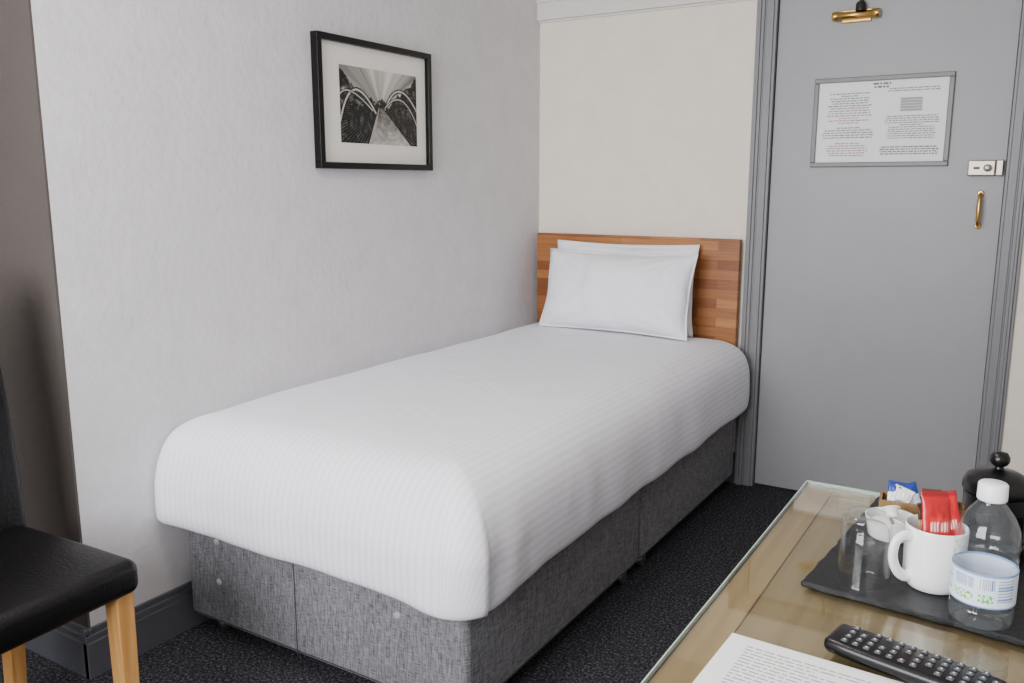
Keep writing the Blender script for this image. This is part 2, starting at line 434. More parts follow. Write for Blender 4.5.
# notice frame on the door
NX0, NX1, NZ0, NZ1 = 1.158, 1.619, 1.270, 1.585
ng = group('notice_frame', (NX0, 0.0118, NZ0))
W, H = NX1-NX0, NZ1-NZ0
fw = 0.017
boxes('frame', [(0, W, -0.014, 0, 0, fw), (0, W, -0.014, 0, H-fw, H), (0, fw, -0.014, 0, fw, H-fw), (W-fw, W, -0.014, 0, fw, H-fw)], M_noticewood, ng, bev=0.003)
box('notice_paper', (fw, W-fw, -0.006, -0.002, fw, H-fw), M_paper, 0, ng)
bm = bmesh.new()
def text_block(bm, x0, x1, z_top, z_bot, lh, fn, center=False, fill=0.85, mi=0, th=0.42, rnd=random):
    z = z_top
    while z > z_bot:
        ln = (x1-x0)*rnd.uniform(fill, 1.0)
        if rnd.random() < 0.15: ln *= 0.5
        xs = x0+((x1-x0)-ln)/2 if center else x0
        xe = xs+ln; x = xs
        while x < xe:
            w = min(rnd.uniform(0.4, 1.6)*lh*1.4, xe-x)
            vs = [bm.verts.new(fn(*p)) for p in ((x, z-lh*th), (x+w, z-lh*th), (x+w, z), (x, z))]
            f = bm.faces.new(vs); f.material_index = mi
            x += w+lh*0.35
        z -= lh
fn = lambda x, z: (x, -0.0066, z)
text_block(bm, 0.19, 0.27, H-0.024, H-0.044, 0.011, fn, True, 0.6, th=0.6)
text_block(bm, 0.035, 0.215, H-0.055, 0.205, 0.0085, fn, True, 0.6, th=0.4)
text_block(bm, 0.04, 0.21, 0.20, 0.15, 0.0085, fn, True, 0.8, mi=1, th=0.4)
text_block(bm, 0.035, 0.215, 0.14, 0.10, 0.0085, fn, True, 0.7, th=0.4)
text_block(bm, 0.05, 0.20, 0.085, 0.040, 0.0085, fn, True, 0.5, mi=1, th=0.4)
text_block(bm, 0.245, 0.425, 0.175, 0.095, 0.0075, fn, True, 0.8, th=0.4)
text_block(bm, 0.235, 0.43, 0.070, 0.045, 0.008, fn, True, 0.9, th=0.5)
text_block(bm, 0.25, 0.42, H-0.045, H-0.06, 0.008, fn, True, 0.8, th=0.4)
for r_ in range(5):
    add_box(bm, 0.295, 0.365, -0.0068, -0.0061, 0.190+r_*0.0095, 0.198+r_*0.0095, mi=2)
obj_from_bm('notice_print', bm, [M_ink, M_inkred, M_inkdark], ng)

# ------------------------------------------------------------------ picture on left wall
pg = group('framed_picture', (0.0, -1.103, 1.457))
PW, PH = 0.565, 0.402
hw, hh = PW/2, PH/2
b_ = 0.020
boxes('frame', [(0.002, 0.030, -hw, hw, -hh, -hh+b_), (0.002, 0.030, -hw, hw, hh-b_, hh), (0.002, 0.030, -hw, -hw+b_, -hh+b_, hh-b_), (0.002, 0.030, hw-b_, hw, -hh+b_, hh-b_)], M_blackframe, pg, bev=0.0015)
box('mount_board', (0.004, 0.014, -hw+b_, hw-b_, -hh+b_, hh-b_), M_mount, 0, pg)
def fbm(x, y, s):
    return noise.fractal(Vector((x*s, y*s, 3.3)), 0.8, 2.1, 5)
def seg_d(px, py, pts):
    best = 9
    for (a, b) in zip(pts[:-1], pts[1:]):
        dx, dy = b[0]-a[0], b[1]-a[1]
        t = max(0, min(1, ((px-a[0])*dx+(py-a[1])*dy)/(dx*dx+dy*dy)))
        best = min(best, math.hypot(px-a[0]-t*dx, py-a[1]-t*dy))
    return best
def arcpts(p0, p1, p2, n=14):
    return [((1-t)**2*p0[0]+2*t*(1-t)*p1[0]+t*t*p2[0], (1-t)**2*p0[1]+2*t*(1-t)*p1[1]+t*t*p2[1]) for t in [i/n for i in range(n+1)]]
A1 = arcpts((0.0, 0.28), (0.14, 1.05), (0.44, 0.42)); A2 = arcpts((0.0, 0.62), (0.10, 0.80), (0.40, 0.45))
A3 = arcpts((0.56, 0.48), (0.74, 1.02), (1.0, 0.50)); A4 = arcpts((0.56, 0.50), (0.80, 0.86), (1.0, 0.30))
def photo(u, v):
    vx, vy = 0.50, 0.50
    ang = math.atan2(v-vy, u-vx)
    c = 0.50+0.26*v+0.30*fbm(ang*1.3, 0.5, 3)-0.45*abs(u-0.55)**1.4
    tree = 0.56+0.18*fbm(u, 0.3, 5)+0.85*abs(u-vx)**1.2
    if v < tree:
        c = 0.08+0.45*max(0, fbm(u, v, 15))+0.08*random.random()
    if v < vy:
        t = (vy-v)/vy
        l = vx-0.02-0.14*t; r = vx+0.03+0.42*t
        if l < u < r:
            c = 0.34+0.34*t+0.14*fbm(u, v, 16)
            q = (u-l)/(r-l)
            if q < 0.10: c = 0.62
            elif q > 0.93: c = 0.12
        else:
            c = 0.08+0.26*max(0, fbm(u*2, v, 11))+(0.16 if (math.atan2(vy-v, abs(u-vx)+0.001)*16) % 1 < 0.25 else 0)
    for A, wd in ((A1, 0.014), (A3, 0.012), (A2, 0.008), (A4, 0.008)):
        d = seg_d(u, v*0.6/1.0, [(a[0], a[1]*0.6) for a in A])
        if d < wd*0.6: c = 0.72
        elif d < wd*1.5: c = min(c, 0.12)
    q = max(0.008, min(1, c))**2.0
    return (q, q*0.97, q*0.88)
pu0, pu1, pv0, pv1 = -1.279+1.103, -0.892+1.103, 1.338-1.457, 1.575-1.457
color_grid('photo_print', 230, 140, lambda u, v: (0.0146, pu0+(pu1-pu0)*u, pv0+(pv1-pv0)*v), photo, M_photo, pg)
bm = bmesh.new()
bm.faces.new([bm.verts.new(p) for p in ((0.020, -hw+b_, -hh+b_), (0.020, hw-b_, -hh+b_), (0.020, hw-b_, hh-b_), (0.020, -hw+b_, hh-b_))])
obj_from_bm('glazing', bm, clear_mat('picture_glass', (1, 1, 1), 0.015, 0.05, edge=0.2), pg)

# ------------------------------------------------------------------ bed
BX0, BX1, BY0, BY1 = 0.022, 0.945, -1.955, -0.055
bg = group('divan_bed', (0, 0, 0))
bm = bmesh.new()
add_box(bm, BX0, BX1, BY0, -1.007, 0.045, 0.362, bev=0.02, seg=4)
add_box(bm, BX0, BX1, -1.003, BY1, 0.045, 0.362, bev=0.02, seg=4)
o = obj_from_bm('base', bm, M_fab, bg); shade_auto(o, 50)
bm = bmesh.new()
xm = 0.430
add_box(bm, xm-0.0015, xm+0.0015, BY0-0.0012, BY0+0.002, 0.05, 0.355)
add_box(bm, BX0+0.02, BX1-0.02, BY0-0.001, BY0+0.002, 0.058, 0.061)
add_box(bm, BX1-0.002, BX1+0.001, BY0+0.02, BY1-0.02, 0.058, 0.061)
obj_from_bm('base_seams', bm, M_fabdark, bg)
for k, (x, z) in enumerate(((0.15, 0.172), (0.15, 0.285), (0.755, 0.245))):
    lathe('base_button_%d' % (k+1), [(0, 0.005), (0.005, 0.0045), (0.0085, 0.0025), (0.0095, 0.0)], M_dbutton, 24, bg, loc=(x, BY0, z), rot=(R(90), 0, 0))
for k, (x, y) in enumerate(((0.10, -1.90), (0.87, -1.90), (0.10, -1.08), (0.915, -1.08), (0.915, -0.93), (0.10, -0.93), (0.10, -0.12), (0.87, -0.12))):
    lathe('castor_%d' % (k+1), [(0, -0.011), (0.017, -0.011), (0.0215, -0.007), (0.0215, 0.007), (0.017, 0.011), (0, 0.011)], M_nickel, 20, bg, loc=(x, y, 0.0215), rot=(0, R(90), 0))
    boxes('castor_fork_%d' % (k+1), [(x-0.014, x-0.012, y-0.012, y+0.012, 0.015, 0.05), (x+0.012, x+0.014, y-0.012, y+0.012, 0.015, 0.05)], M_nickel, bg)
box('mattress', (0.03, 0.94, -1.945, -0.06, 0.362, 0.555), M_mattress, 0.035, bg, seg=4, smooth=True)
box('headboard', (0.018, 0.925, -0.048, -0.022, 0.50, 0.997), M_block, 0.003, bg)
boxes('headboard_struts', [(0.20, 0.26, -0.046, -0.024, 0.06, 0.50), (0.69, 0.75, -0.046, -0.024, 0.06, 0.50)], M_deskedge, bg)

def catmull(pts, sub):
    out = []
    n = len(pts)
    for i in range(n-1):
        p0 = pts[max(i-1, 0)]; p1 = pts[i]; p2 = pts[i+1]; p3 = pts[min(i+2, n-1)]
        for k in range(sub):
            t = k/sub
            out.append(tuple(0.5*((2*b)+(c-a)*t+(2*a-5*b+4*c-d)*t*t+(3*b-a-3*c+d)*t**3) for a, b, c, d in zip(p0, p1, p2, p3)))
    out.append(pts[-1])
    return out
def rrect(hx, hy, r, nx, ny, nc):
    r = min(r, hx-1e-4 if hx > 1e-3 else hx, hy)
    r = max(r, 1e-5)
    pts = []
    sides = [((hx-r, -hy), (-(hx-r), -hy), nx, (0, -1)), ((-hx, -(hy-r)), (-hx, hy-r), ny, (-1, 0)), ((-(hx-r), hy), (hx-r, hy), nx, (0, 1)), ((hx, hy-r), (hx, -(hy-r)), ny, (1, 0))]
    corners = [((-(hx-r), -(hy-r)), -90), ((-(hx-r), hy-r), 180), ((hx-r, hy-r), 90), ((hx-r, -(hy-r)), 0)]
    for (a, b, n, nn), (cc, ang) in zip(sides, corners):
        for i in range(n):
            t = i/n
            pts.append((a[0]+(b[0]-a[0])*t, a[1]+(b[1]-a[1])*t, nn[0], nn[1]))
        for i in range(nc):
            th = R(ang-90*i/nc)
            pts.append((cc[0]+r*math.cos(th), cc[1]+r*math.sin(th), math.cos(th), math.sin(th)))
    return pts
def make_duvet():
    hx, hy, cx, cy = 0.462, 0.945, 0.484, -1.012
    prof = [(-0.46, 0.622), (-0.40, 0.622), (-0.30, 0.622), (-0.20, 0.622), (-0.12, 0.619), (-0.06, 0.613), (-0.015, 0.597), (0.022, 0.568), (0.044, 0.530), (0.055, 0.488), (0.060, 0.442),
            (0.061, 0.400), (0.060, 0.363), (0.056, 0.341), (0.047, 0.331), (0.036, 0.338), (0.026, 0.375), (0.020, 0.42)]
    prof = catmull(prof, 4)
    bm = bmesh.new()
    lay = bm.verts.layers.float.new('stripe')
    rings = []
    arc = 0; prev = prof[0]; edge = None
    for (o, z) in prof:
        arc += math.hypot(o-prev[0], z-prev[1]); prev = (o, z)
        if o < -0.02: edge = (arc, o)
        ext = 0 if o <= -0.02 else (arc-edge[0])
        ring = []
        rad = max(0.004, 0.038+o*0.6) if o > -0.056 else 0.004
        pts = rrect(hx+o, hy+o, rad, 44, 84, 12)
        for (x, y, nx, ny) in pts:
            X, Y, Z = cx+x, cy+y, z
            side = max(0.0, min(1.0, (0.60-z)/0.15)) if o > -0.02 else 0.0
            top = 1-side
            nz1 = noise.noise(Vector((X*2.3, Y*1.9, 1.7)))
            nz2 = noise.noise(Vector((X*7+Y*2, Y*4.5-X*3, 5.1)))
            Z += top*(0.008*nz1+0.0035*nz2)
            w = noise.noise(Vector((X*4.5, Y*4.5, Z*2.2)))
            w2 = noise.noise(Vector((X*13, Y*13, Z*4+4)))
            push = side*(0.008*w+0.003*w2)
            cdx = max(0.0, 1-abs(X-1.0)/0.25); cdy = max(0.0, 1-abs(Y+2.0)/0.30)
            cc = cdx*cdy
            if nx > 0.2 or ny < -0.2:
                push += side*0.0045*math.sin((X-Y)*42+Z*16)*max(0, cc)
                push += side*0.014*cc
            if ny < -0.3: push += 0.012*side
            if nx > 0.3: push -= 0.010*side*max(0, min(1, (Y+1.0)/0.6))
            X += nx*push; Y += ny*push
            if z < 0.42:
                Z += 0.009*noise.noise(Vector((X*4, Y*4, 11.0)))-0.012*cc
            X = max(X, 0.006+0.004*top); Y = min(Y, -0.056)
            v = bm.verts.new((X, Y, Z))
            v[lay] = cx+x-(nx*max(0, o+0.02))+nx*ext
            ring.append(v)
        rings.append(ring)
    n = len(rings[0])
    for a, b in zip(rings[:-1], rings[1:]):
        for i in range(n):
            j = (i+1) % n
            try: bm.faces.new((a[i], a[j], b[j], b[i]))
            except ValueError: pass
    a = rings[0]
    try:
        f = bm.faces.new(a)
        bmesh.ops.triangulate(bm, faces=[f])
    except Exception: pass
    bmesh.ops.remove_doubles(bm, verts=bm.verts, dist=0.0004)
    return obj_from_bm('duvet', bm, M_duvet, None, True)
make_duvet()

def make_pillow(name, w, h, T, loc, rot, seed, flange=0.0):
    nx, ny = 64, 44
    bm = bmesh.new()
    def pos(u, v, s):
        uu, vv = u, v
        f = (1-abs(uu)**3.2)*(1-abs(vv)**3.0)
        th = T/2*max(0, f)**0.6
        x = w/2*uu*(1-0.05*(1-vv*vv)*abs(uu)**2)
        y = h/2*vv*(1-0.06*(1-uu*uu)*abs(vv)**2)
        nn = noise.noise(Vector((x*6+seed, y*6, s*2.0)))*0.020+noise.noise(Vector((x*14+seed, y*10-x*5, s*3.0)))*0.011
        edge = min(1, f*3)
        th *= 1.0-0.20*vv
        cr = math.sin(math.atan2(abs(vv)-1.05, abs(uu)-1.05)*22+seed)*0.008*(abs(uu)*abs(vv))**1.2*edge
        return Vector((x, y, s*(th+(nn+cr)*edge)))
    grids = []
    for s in (1, -1):
        grids.append([[bm.verts.new(pos(-1+2*i/nx, -1+2*j/ny, s)) for i in range(nx+1)] for j in range(ny+1)])
    for g in grids:
        for j in range(ny):
            for i in range(nx):
                bm.faces.new((g[j][i], g[j][i+1], g[j+1][i+1], g[j+1][i]))
    bmesh.ops.remove_doubles(bm, verts=bm.verts, dist=0.0008)
    if flange > 0:
        outer = []
        N = 120
        def border(t, k):
            a = t*4; sgm = int(a) % 4; q = a-int(a)
            if sgm == 0: u, v = -1+2*q, -1
            elif sgm == 1: u, v = 1, -1+2*q
            elif sgm == 2: u, v = 1-2*q, 1
            else: u, v = -1, 1-2*q
            x = w/2*u*(1-0.05*(1-v*v)); y = h/2*v*(1-0.06*(1-u*u))
            if k:
                x += flange*u*(1 if abs(u) == 1 else abs(u)**8); y += flange*v*(1 if abs(v) == 1 else abs(v)**8)
            else:
                x *= 0.97; y *= 0.96
            return x, y, (0.010*noise.noise(Vector((x*9, y*9, seed))) if k else 0)
        for s in (0.0018, -0.0018):
            ri = [bm.verts.new((border(i/N, 0)[0], border(i/N, 0)[1], s)) for i in range(N)]
            ro = [bm.verts.new((border(i/N, 1)[0], border(i/N, 1)[1], border(i/N, 1)[2]+s)) for i in range(N)]
            for i in range(N):
                bm.faces.new((ri[i], ri[(i+1) % N], ro[(i+1) % N], ro[i]))
            outer.append(ro)
        for i in range(N):
            bm.faces.new((outer[0][i], outer[0][(i+1) % N], outer[1][(i+1) % N], outer[1][i]))
    return obj_from_bm(name, bm, M_pillow, None, True, loc, rot)
make_pillow('pillow', 0.645, 0.322, 0.17, (0.476, -0.212, 0.781), (R(75), 0, R(-1)), 1.3, 0.006)
make_pillow('pillow', 0.605, 0.340, 0.10, (0.462, -0.112, 0.793), (R(83), 0, R(1)), 4.1, 0.012)

# ------------------------------------------------------------------ chair
cg = group('dining_chair', (0.226, -2.605, 0.0), (0, 0, R(3)))
def padded(name, dims, bev, parent, m, fn=None, sub=6):
    bm = bmesh.new()
    x0, x1, y0, y1, z0, z1 = dims
    add_box(bm, x0, x1, y0, y1, z0, z1, bev=bev, seg=5)
    bmesh.ops.subdivide_edges(bm, edges=[e for e in bm.edges if e.calc_length() > 0.1], cuts=sub, use_grid_fill=True)
    if fn:
        for v in bm.verts: v.co = fn(v.co.copy())
    return obj_from_bm(name, bm, m, parent, True)
def seatf(c):
    r = max(0, 1-(c.x/0.22)**2)*max(0, 1-((c.y+0.02)/0.25)**2)
    if c.z > 0.43: c.z += 0.018*r
    return c
padded('seat', (-0.205, 0.225, -0.265, 0.225, 0.398, 0.470), 0.022, cg, M_leather, seatf)
def backf(c):
    t = (c.z-0.40)/0.62
    c.x += 0.07-0.07*t*t-0.02*t
    c.x += 0.02*(c.y/0.22)**2*t
    return c
padded('backrest', (-0.265, -0.215, -0.268, 0.228, 0.40, 1.02), 0.018, cg, M_leather, backf, 10)
def leg(name, x, y, dx, dy, m):
    bm = bmesh.new()
    add_box(bm, -0.020, 0.020, -0.020, 0.020, 0, 0.40, bev=0.003, seg=2)
    for v in bm.verts:
        t = v.co.z/0.40
        s = 0.82+0.18*t
        v.co = Vector((x+v.co.x*s+dx*(1-t), y+v.co.y*s+dy*(1-t), v.co.z))
    return obj_from_bm(name, bm, m, cg)
leg('leg_1', 0.192, 0.192, 0.0, 0.0, M_oak); leg('leg_2', 0.192, -0.236, 0, 0, M_oak)
leg('leg_3', -0.18, 0.192, -0.03, 0, M_oak); leg('leg_4', -0.18, -0.236, -0.03, 0, M_oak)

# ------------------------------------------------------------------ desk
TX0, TX1, TY0, TY1, TZ = 1.645, 2.18, -3.02, -2.015, 0.75
tg = group('desk', (0, 0, 0))
bw = 0.042
boxes('top', [(TX0+bw, TX1-bw, TY0+bw, TY1-bw, 0.715, 0.7432)], M_desk, tg)
boxes('top_band', [(TX0, TX0+bw-0.0012, TY0, TY1, 0.713, 0.744), (TX1-bw+0.0012, TX1, TY0, TY1, 0.713, 0.744),
                   (TX0+bw-0.0012, TX1-bw+0.0012, TY1-bw+0.0012, TY1, 0.713, 0.744), (TX0+bw-0.0012, TX1-bw+0.0012, TY0, TY0+bw-0.0012, 0.713, 0.744)], M_deskband, tg, bev=0.0012)
boxes('apron', [(TX0+0.015, TX0+0.035, TY0+0.03, TY1-0.03, 0.60, 0.713), (TX1-0.03, TX1-0.01, TY0+0.03, TY1-0.03, 0.60, 0.713),
               (TX0+0.035, TX1-0.03, TY1-0.045, TY1-0.025, 0.60, 0.713), (TX0+0.035, TX1-0.03, TY0+0.025, TY0+0.045, 0.60, 0.713)], M_deskedge, tg, bev=0.002)
boxes('desk_legs', [(TX0+0.012, TX0+0.062, TY1-0.065, TY1-0.015, 0, 0.713), (TX1-0.06, TX1-0.01, TY1-0.065, TY1-0.015, 0, 0.713), (TX0+0.012, TX0+0.062, TY0+0.015, TY0+0.065, 0, 0.713), (TX1-0.06, TX1-0.01, TY0+0.015, TY0+0.065, 0, 0.713)], M_deskedge, tg, bev=0.003)
box('glass_sheet', (TX0-0.001, TX1, TY0-0.001, TY1+0.001, 0.7445, TZ), M_deskglass, 0, tg)
boxes('glass_polished_edge', [(TX0-0.0025, TX0-0.0011, TY0-0.0025, TY1+0.0025, 0.7448, TZ-0.0003), (TX0-0.0011, TX1, TY1+0.0011, TY1+0.0025, 0.7448, TZ-0.0003)], M_glassedge, tg)
sg = group('slate_tray', (1.942, -2.238, TZ), (0, 0, R(-5)))
bm = bmesh.new()
add_box(bm, -0.205, 0.205, -0.172, 0.172, 0.0, 0.007, bev=0.0018, seg=1)
bmesh.ops.subdivide_edges(bm, edges=[e for e in bm.edges if e.calc_length() > 0.1], cuts=40, use_grid_fill=False)
for v in bm.verts:
    if abs(v.co.x) > 0.202 or abs(v.co.y) > 0.169:
        n_ = noise.noise(Vector((v.co.x*60, v.co.y*60, 2)))*0.0025
        v.co.x += n_*(1 if abs(v.co.x) > 0.202 else 0); v.co.y += n_*(1 if abs(v.co.y) > 0.169 else 0)
obj_from_bm('slate', bm, M_slate, sg)
SZ = TZ+0.0072

# mug
MX, MY = 1.853, -2.325
mg = group('coffee_mug', (MX, MY, SZ), (0, 0, R(222)), 0.88)
lathe('body', [(0, 0.0), (0.027, 0.0), (0.031, 0.002), (0.0345, 0.010), (0.0365, 0.022), (0.037, 0.050), (0.0375, 0.080), (0.0372, 0.0825), (0.0360, 0.0835), (0.0348, 0.082), (0.0345, 0.06), (0.034, 0.03), (0.031, 0.010), (0, 0.006)], M_mug, 56, mg)
tube('handle', [(0.034, 0, 0.070), (0.046, 0, 0.073), (0.057, 0, 0.065), (0.060, 0, 0.046), (0.054, 0, 0.028), (0.043, 0, 0.018), (0.034, 0, 0.018)], [0.006, 0.0055, 0.0052, 0.0052, 0.0052, 0.0055, 0.006], M_mug, mg, flat=1.35, res=14)

def sachet(name, w, h, T, loc, rot, colf, parent=None):
    nx, ny = 20, 30
    sd = sum(ord(ch) for ch in name) % 7
    def pos(i, j, s):
        u = -1+2*i/nx; v = -1+2*j/ny
        crimp = max(0, 1-(abs(v)/0.86)**6) if abs(v) < 0.86 else 0
        th = T/2*crimp**0.6*(1-abs(u)**2.4)**0.6
        wr = noise.noise(Vector((u*3, v*4, sd+s)))*0.0022*crimp*(1-abs(u)**4)
        x = w/2*u*(1-0.05*crimp)
        y = h/2*v+(0.0008*(1 if i % 2 else -1) if j in (0, ny) else 0)
        return Vector((x, y, s*th+wr+(0.0004*s)))
    me = bpy.data.meshes.new(name)
    vs = []; fs = []; cols = []
    for s in (1, -1):
        base = len(vs)
        for j in range(ny+1):
            for i in range(nx+1):
                vs.append(pos(i, j, s)); cols.append(colf(i/nx, j/ny))
        for j in range(ny):
            for i in range(nx):
                a = base+j*(nx+1)+i
                q = (a, a+1, a+nx+2, a+nx+1)
                fs.append(q if s > 0 else q[::-1])
    n0 = (nx+1)*(ny+1)
    loop = [i for i in range(nx+1)]+[(j*(nx+1)+nx) for j in range(1, ny+1)]+[(ny*(nx+1)+i) for i in range(nx-1, -1, -1)]+[(j*(nx+1)) for j in range(ny-1, 0, -1)]
    for k in range(len(loop)):
        a, b = loop[k], loop[(k+1) % len(loop)]
        fs.append((a, a+n0, b+n0, b))
    me.from_pydata([tuple(v) for v in vs], [], fs)
    at = me.color_attributes.new('Col', 'FLOAT_COLOR', 'POINT')
    for k, c in enumerate(cols): at.data[k].color = (*c, 1)
    for p in me.polygons: p.use_smooth = True
    me.materials.append(M_vgloss)
    o = bpy.data.objects.new(name, me); scene.collection.objects.link(o)
    o.location = loc; o.rotation_euler = rot
    if parent: o.parent = parent
    return o
def c_red(u, v):
    if v < 0.1 or v > 0.9: return rgb(140, 8, 16)
    if 0.34 < v < 0.62 and 0.15 < u < 0.85:
        if 0.42 < v < 0.55 and (int(u*18) % 2 == 0): return rgb(235, 215, 210)
        return rgb(196, 24, 32)
    return rgb(176, 6, 18)
def c_brown(u, v):
    if 0.3 < v < 0.6: return rgb(200, 170, 125)
    return rgb(96, 54, 28)
def c_blue(u, v):
    if 0.35 < v < 0.65: return rgb(220, 226, 240)
    return rgb(16, 48, 130)
def c_white(u, v):
    if 0.4 < v < 0.6 and 0.2 < u < 0.8: return rgb(140, 150, 175)
    return rgb(232, 230, 224)
def c_teal(u, v):
    if 0.45 < v < 0.7: return rgb(180, 150, 110)
    return rgb(70, 46, 34)
rz = R(31.6)
pk = group('biscuit_sachets', (MX, MY, SZ), (0, 0, 0), 0.9)
sachet('red_sachet_1', 0.040, 0.085, 0.010, (0.000, -0.010, 0.084), (R(74), R(4), rz+R(6)), c_red, pk)
sachet('red_sachet_2', 0.036, 0.080, 0.008, (0.010, 0.004, 0.084), (R(80), R(-12), rz-R(10)), c_red, pk)
sachet('brown_sachet', 0.020, 0.070, 0.006, (0.017, 0.008, 0.066), (R(82), R(6), rz), c_brown, pk)
sachet('cream_sachet', 0.022, 0.070, 0.006, (-0.012, 0.010, 0.070), (R(86), R(-6), rz), c_teal, pk)

# upturned clear tumbler
gx, gy = 1.784, -2.356
M_tumbler = clear_mat('tumbler_glass', (0.985, 0.99, 0.99), 0.04, 0.02, edge=0.85)
gg = group('glass_tumbler', (gx, gy, SZ))
lathe('glass', [(0.0285, 0.0), (0.0292, 0.001), (0.0290, 0.004), (0.0275, 0.04), (0.0262, 0.076), (0.0250, 0.081), (0.022, 0.083), (0.012, 0.0815), (0, 0.081)], M_tumbler, 56, gg)
lathe('glass_inner', [(0.0285, 0.0), (0.0277, 0.001), (0.0274, 0.004), (0.0258, 0.04), (0.0242, 0.066), (0.021, 0.070), (0, 0.071)], M_tumbler, 56, gg)
rx_, ry_ = 1.790, -2.20
rg = group('milk_pot_dish', (rx_, ry_, SZ))
lathe('dish', [(0, 0), (0.024, 0), (0.027, 0.003), (0.031, 0.026), (0.0315, 0.028), (0.0300, 0.028), (0.026, 0.006), (0, 0.004)], M_mug, 48, rg)
k = 0
for (x, y, z, rx, ry) in ((-0.010, -0.010, 0.017, 10, 5), (0.012, -0.006, 0.018, -15, 20), (-0.004, 0.013, 0.018, 10, 20), (0.001, -0.003, 0.034, -30, -20)):
    k += 1
    lathe('pot_%d' % k, [(0, -0.007), (0.007, -0.007), (0.009, 0.004), (0.0115, 0.0055), (0.0115, 0.0065), (0, 0.007)], M_milk, 20, rg, loc=(x, y, z), rot=(R(rx), R(ry), 0))
sp = group('sugar_sachets', (1.800, -2.125, SZ), (0, 0, 0), 0.9)
boxes('caddy', [(-0.035, 0.075, -0.022, -0.018, 0, 0.032), (-0.035, 0.075, 0.018, 0.022, 0, 0.032), (-0.039, -0.035, -0.022, 0.022, 0, 0.032), (0.075, 0.079, -0.022, 0.022, 0, 0.032), (-0.035, 0.075, -0.018, 0.018, 0, 0.003)], M_deskedge, sp, rot=(0, 0, R(6)))
sachet('blue_sachet_1', 0.034, 0.050, 0.006, (-0.012, -0.004, 0.032), (R(64), R(8), R(20)), c_blue, sp)
sachet('blue_sachet_2', 0.030, 0.050, 0.005, (0.004, 0.004, 0.030), (R(70), R(-14), R(30)), c_blue, sp)
sachet('white_sachet', 0.030, 0.050, 0.005, (-0.010, -0.008, 0.026), (R(66), R(20), R(10)), c_white, sp)
sachet('brown_sachet_1', 0.032, 0.048, 0.006, (0.034, 0.002, 0.028), (R(70), R(6), R(35)), c_brown, sp)
sachet('brown_sachet_2', 0.030, 0.048, 0.006, (0.054, 0.004, 0.028), (R(74), R(-10), R(10)), c_teal, sp)

# french press
fg = group('french_press', (1.905, -2.195, SZ), (0, 0, R(20)), 0.9)
lathe('beaker', [(0, 0.004), (0.034, 0.004), (0.037, 0.008), (0.0375, 0.09), (0.0385, 0.098), (0.0365, 0.098), (0.0355, 0.09), (0.035, 0.010), (0, 0.007)], clear_mat('smoked_glass', (0.2, 0.2, 0.21), 0.05, 0.02), 40, fg)
lathe('frame_base', [(0, 0), (0.040, 0), (0.042, 0.003), (0.042, 0.022), (0.0385, 0.024), (0.0385, 0.004), (0, 0.0035)], M_plastic_b, 40, fg)
lathe('lid', [(0, 0.092), (0.041, 0.092), (0.0425, 0.095), (0.042, 0.104), (0.038, 0.112), (0.026, 0.119), (0.010, 0.122), (0.006, 0.124), (0.0055, 0.127), (0.010, 0.130), (0.0125, 0.135), (0.0125, 0.140), (0.009, 0.146), (0, 0.148)], M_plastic_b, 40, fg)
lathe('collar', [(0.0386, 0.068), (0.040, 0.068), (0.040, 0.090), (0.0386, 0.090), (0.0386, 0.068)], M_plastic_b, 40, fg)
tube('handle', [(0.039, 0, 0.086), (0.060, 0, 0.088), (0.074, 0, 0.078), (0.076, 0, 0.05), (0.068, 0, 0.02), (0.040, 0, 0.012)], [0.006]*6, M_plastic_b, fg, flat=1.4)

# water bottle
wx, wy = 1.905, -2.385
bt = group('water_bottle', (wx, wy, SZ), (0, 0, 0), 0.86)
prof = [(0, 0.004), (0.018, 0.002), (0.028, 0.0), (0.034, 0.004), (0.0355, 0.012), (0.0355, 0.020), (0.0345, 0.024), (0.0355, 0.028), (0.0355, 0.076), (0.0340, 0.080), (0.0355, 0.084), (0.0340, 0.092), (0.0355, 0.098), (0.0355, 0.106),
        (0.0335, 0.120), (0.027, 0.135), (0.0195, 0.146), (0.0150, 0.152), (0.0140, 0.160)]
lathe('body', catmull(prof, 3), M_pet, 48, bt)
lathe('cap', [(0, 0.176), (0.0145, 0.176), (0.0162, 0.174), (0.0165, 0.160), (0.0165, 0.156), (0.0155, 0.155), (0.0155, 0.158), (0, 0.158)], M_cap, 40, bt)
def lab(u, v):
    a = u*360
    bg_ = rgb(216, 226, 236)
    rel = (a-262) % 360
    rel = rel-360 if rel > 180 else rel
    if v > 0.93 or v < 0.05: return rgb(120, 150, 195)
    if -46 < rel < -6:
        if 0.14 < v < 0.40 and noise.noise(Vector((u*90, v*16, 1))) > 0.0: return rgb(80, 175, 50)
        if 0.52 < v < 0.86 and int(v*36) % 2 == 0 and noise.noise(Vector((u*120, v*3, 7))) > -0.25: return rgb(70, 100, 160)
    if 2 < rel < 30:
        if 0.55 < v < 0.88: return rgb(80, 100, 150) if int(u*260) % 2 == 0 else rgb(235, 240, 245)
        if 0.14 < v < 0.40 and noise.noise(Vector((u*90, v*16, 4))) > 0.0: return rgb(80, 175, 50)
    if -80 < rel < -54 and 0.2 < v < 0.85 and int(v*22) % 2 == 0: return rgb(120, 140, 185)
    if 36 < rel < 70 and 0.2 < v < 0.85 and int(v*22) % 2 == 0: return rgb(110, 132, 186)
    return bg_
color_grid('label', 240, 36, lambda u, v: (0.0361*math.cos(u*2*math.pi), 0.0361*math.sin(u*2*math.pi), 0.031+0.042*v), lab, M_vcol, bt, True)

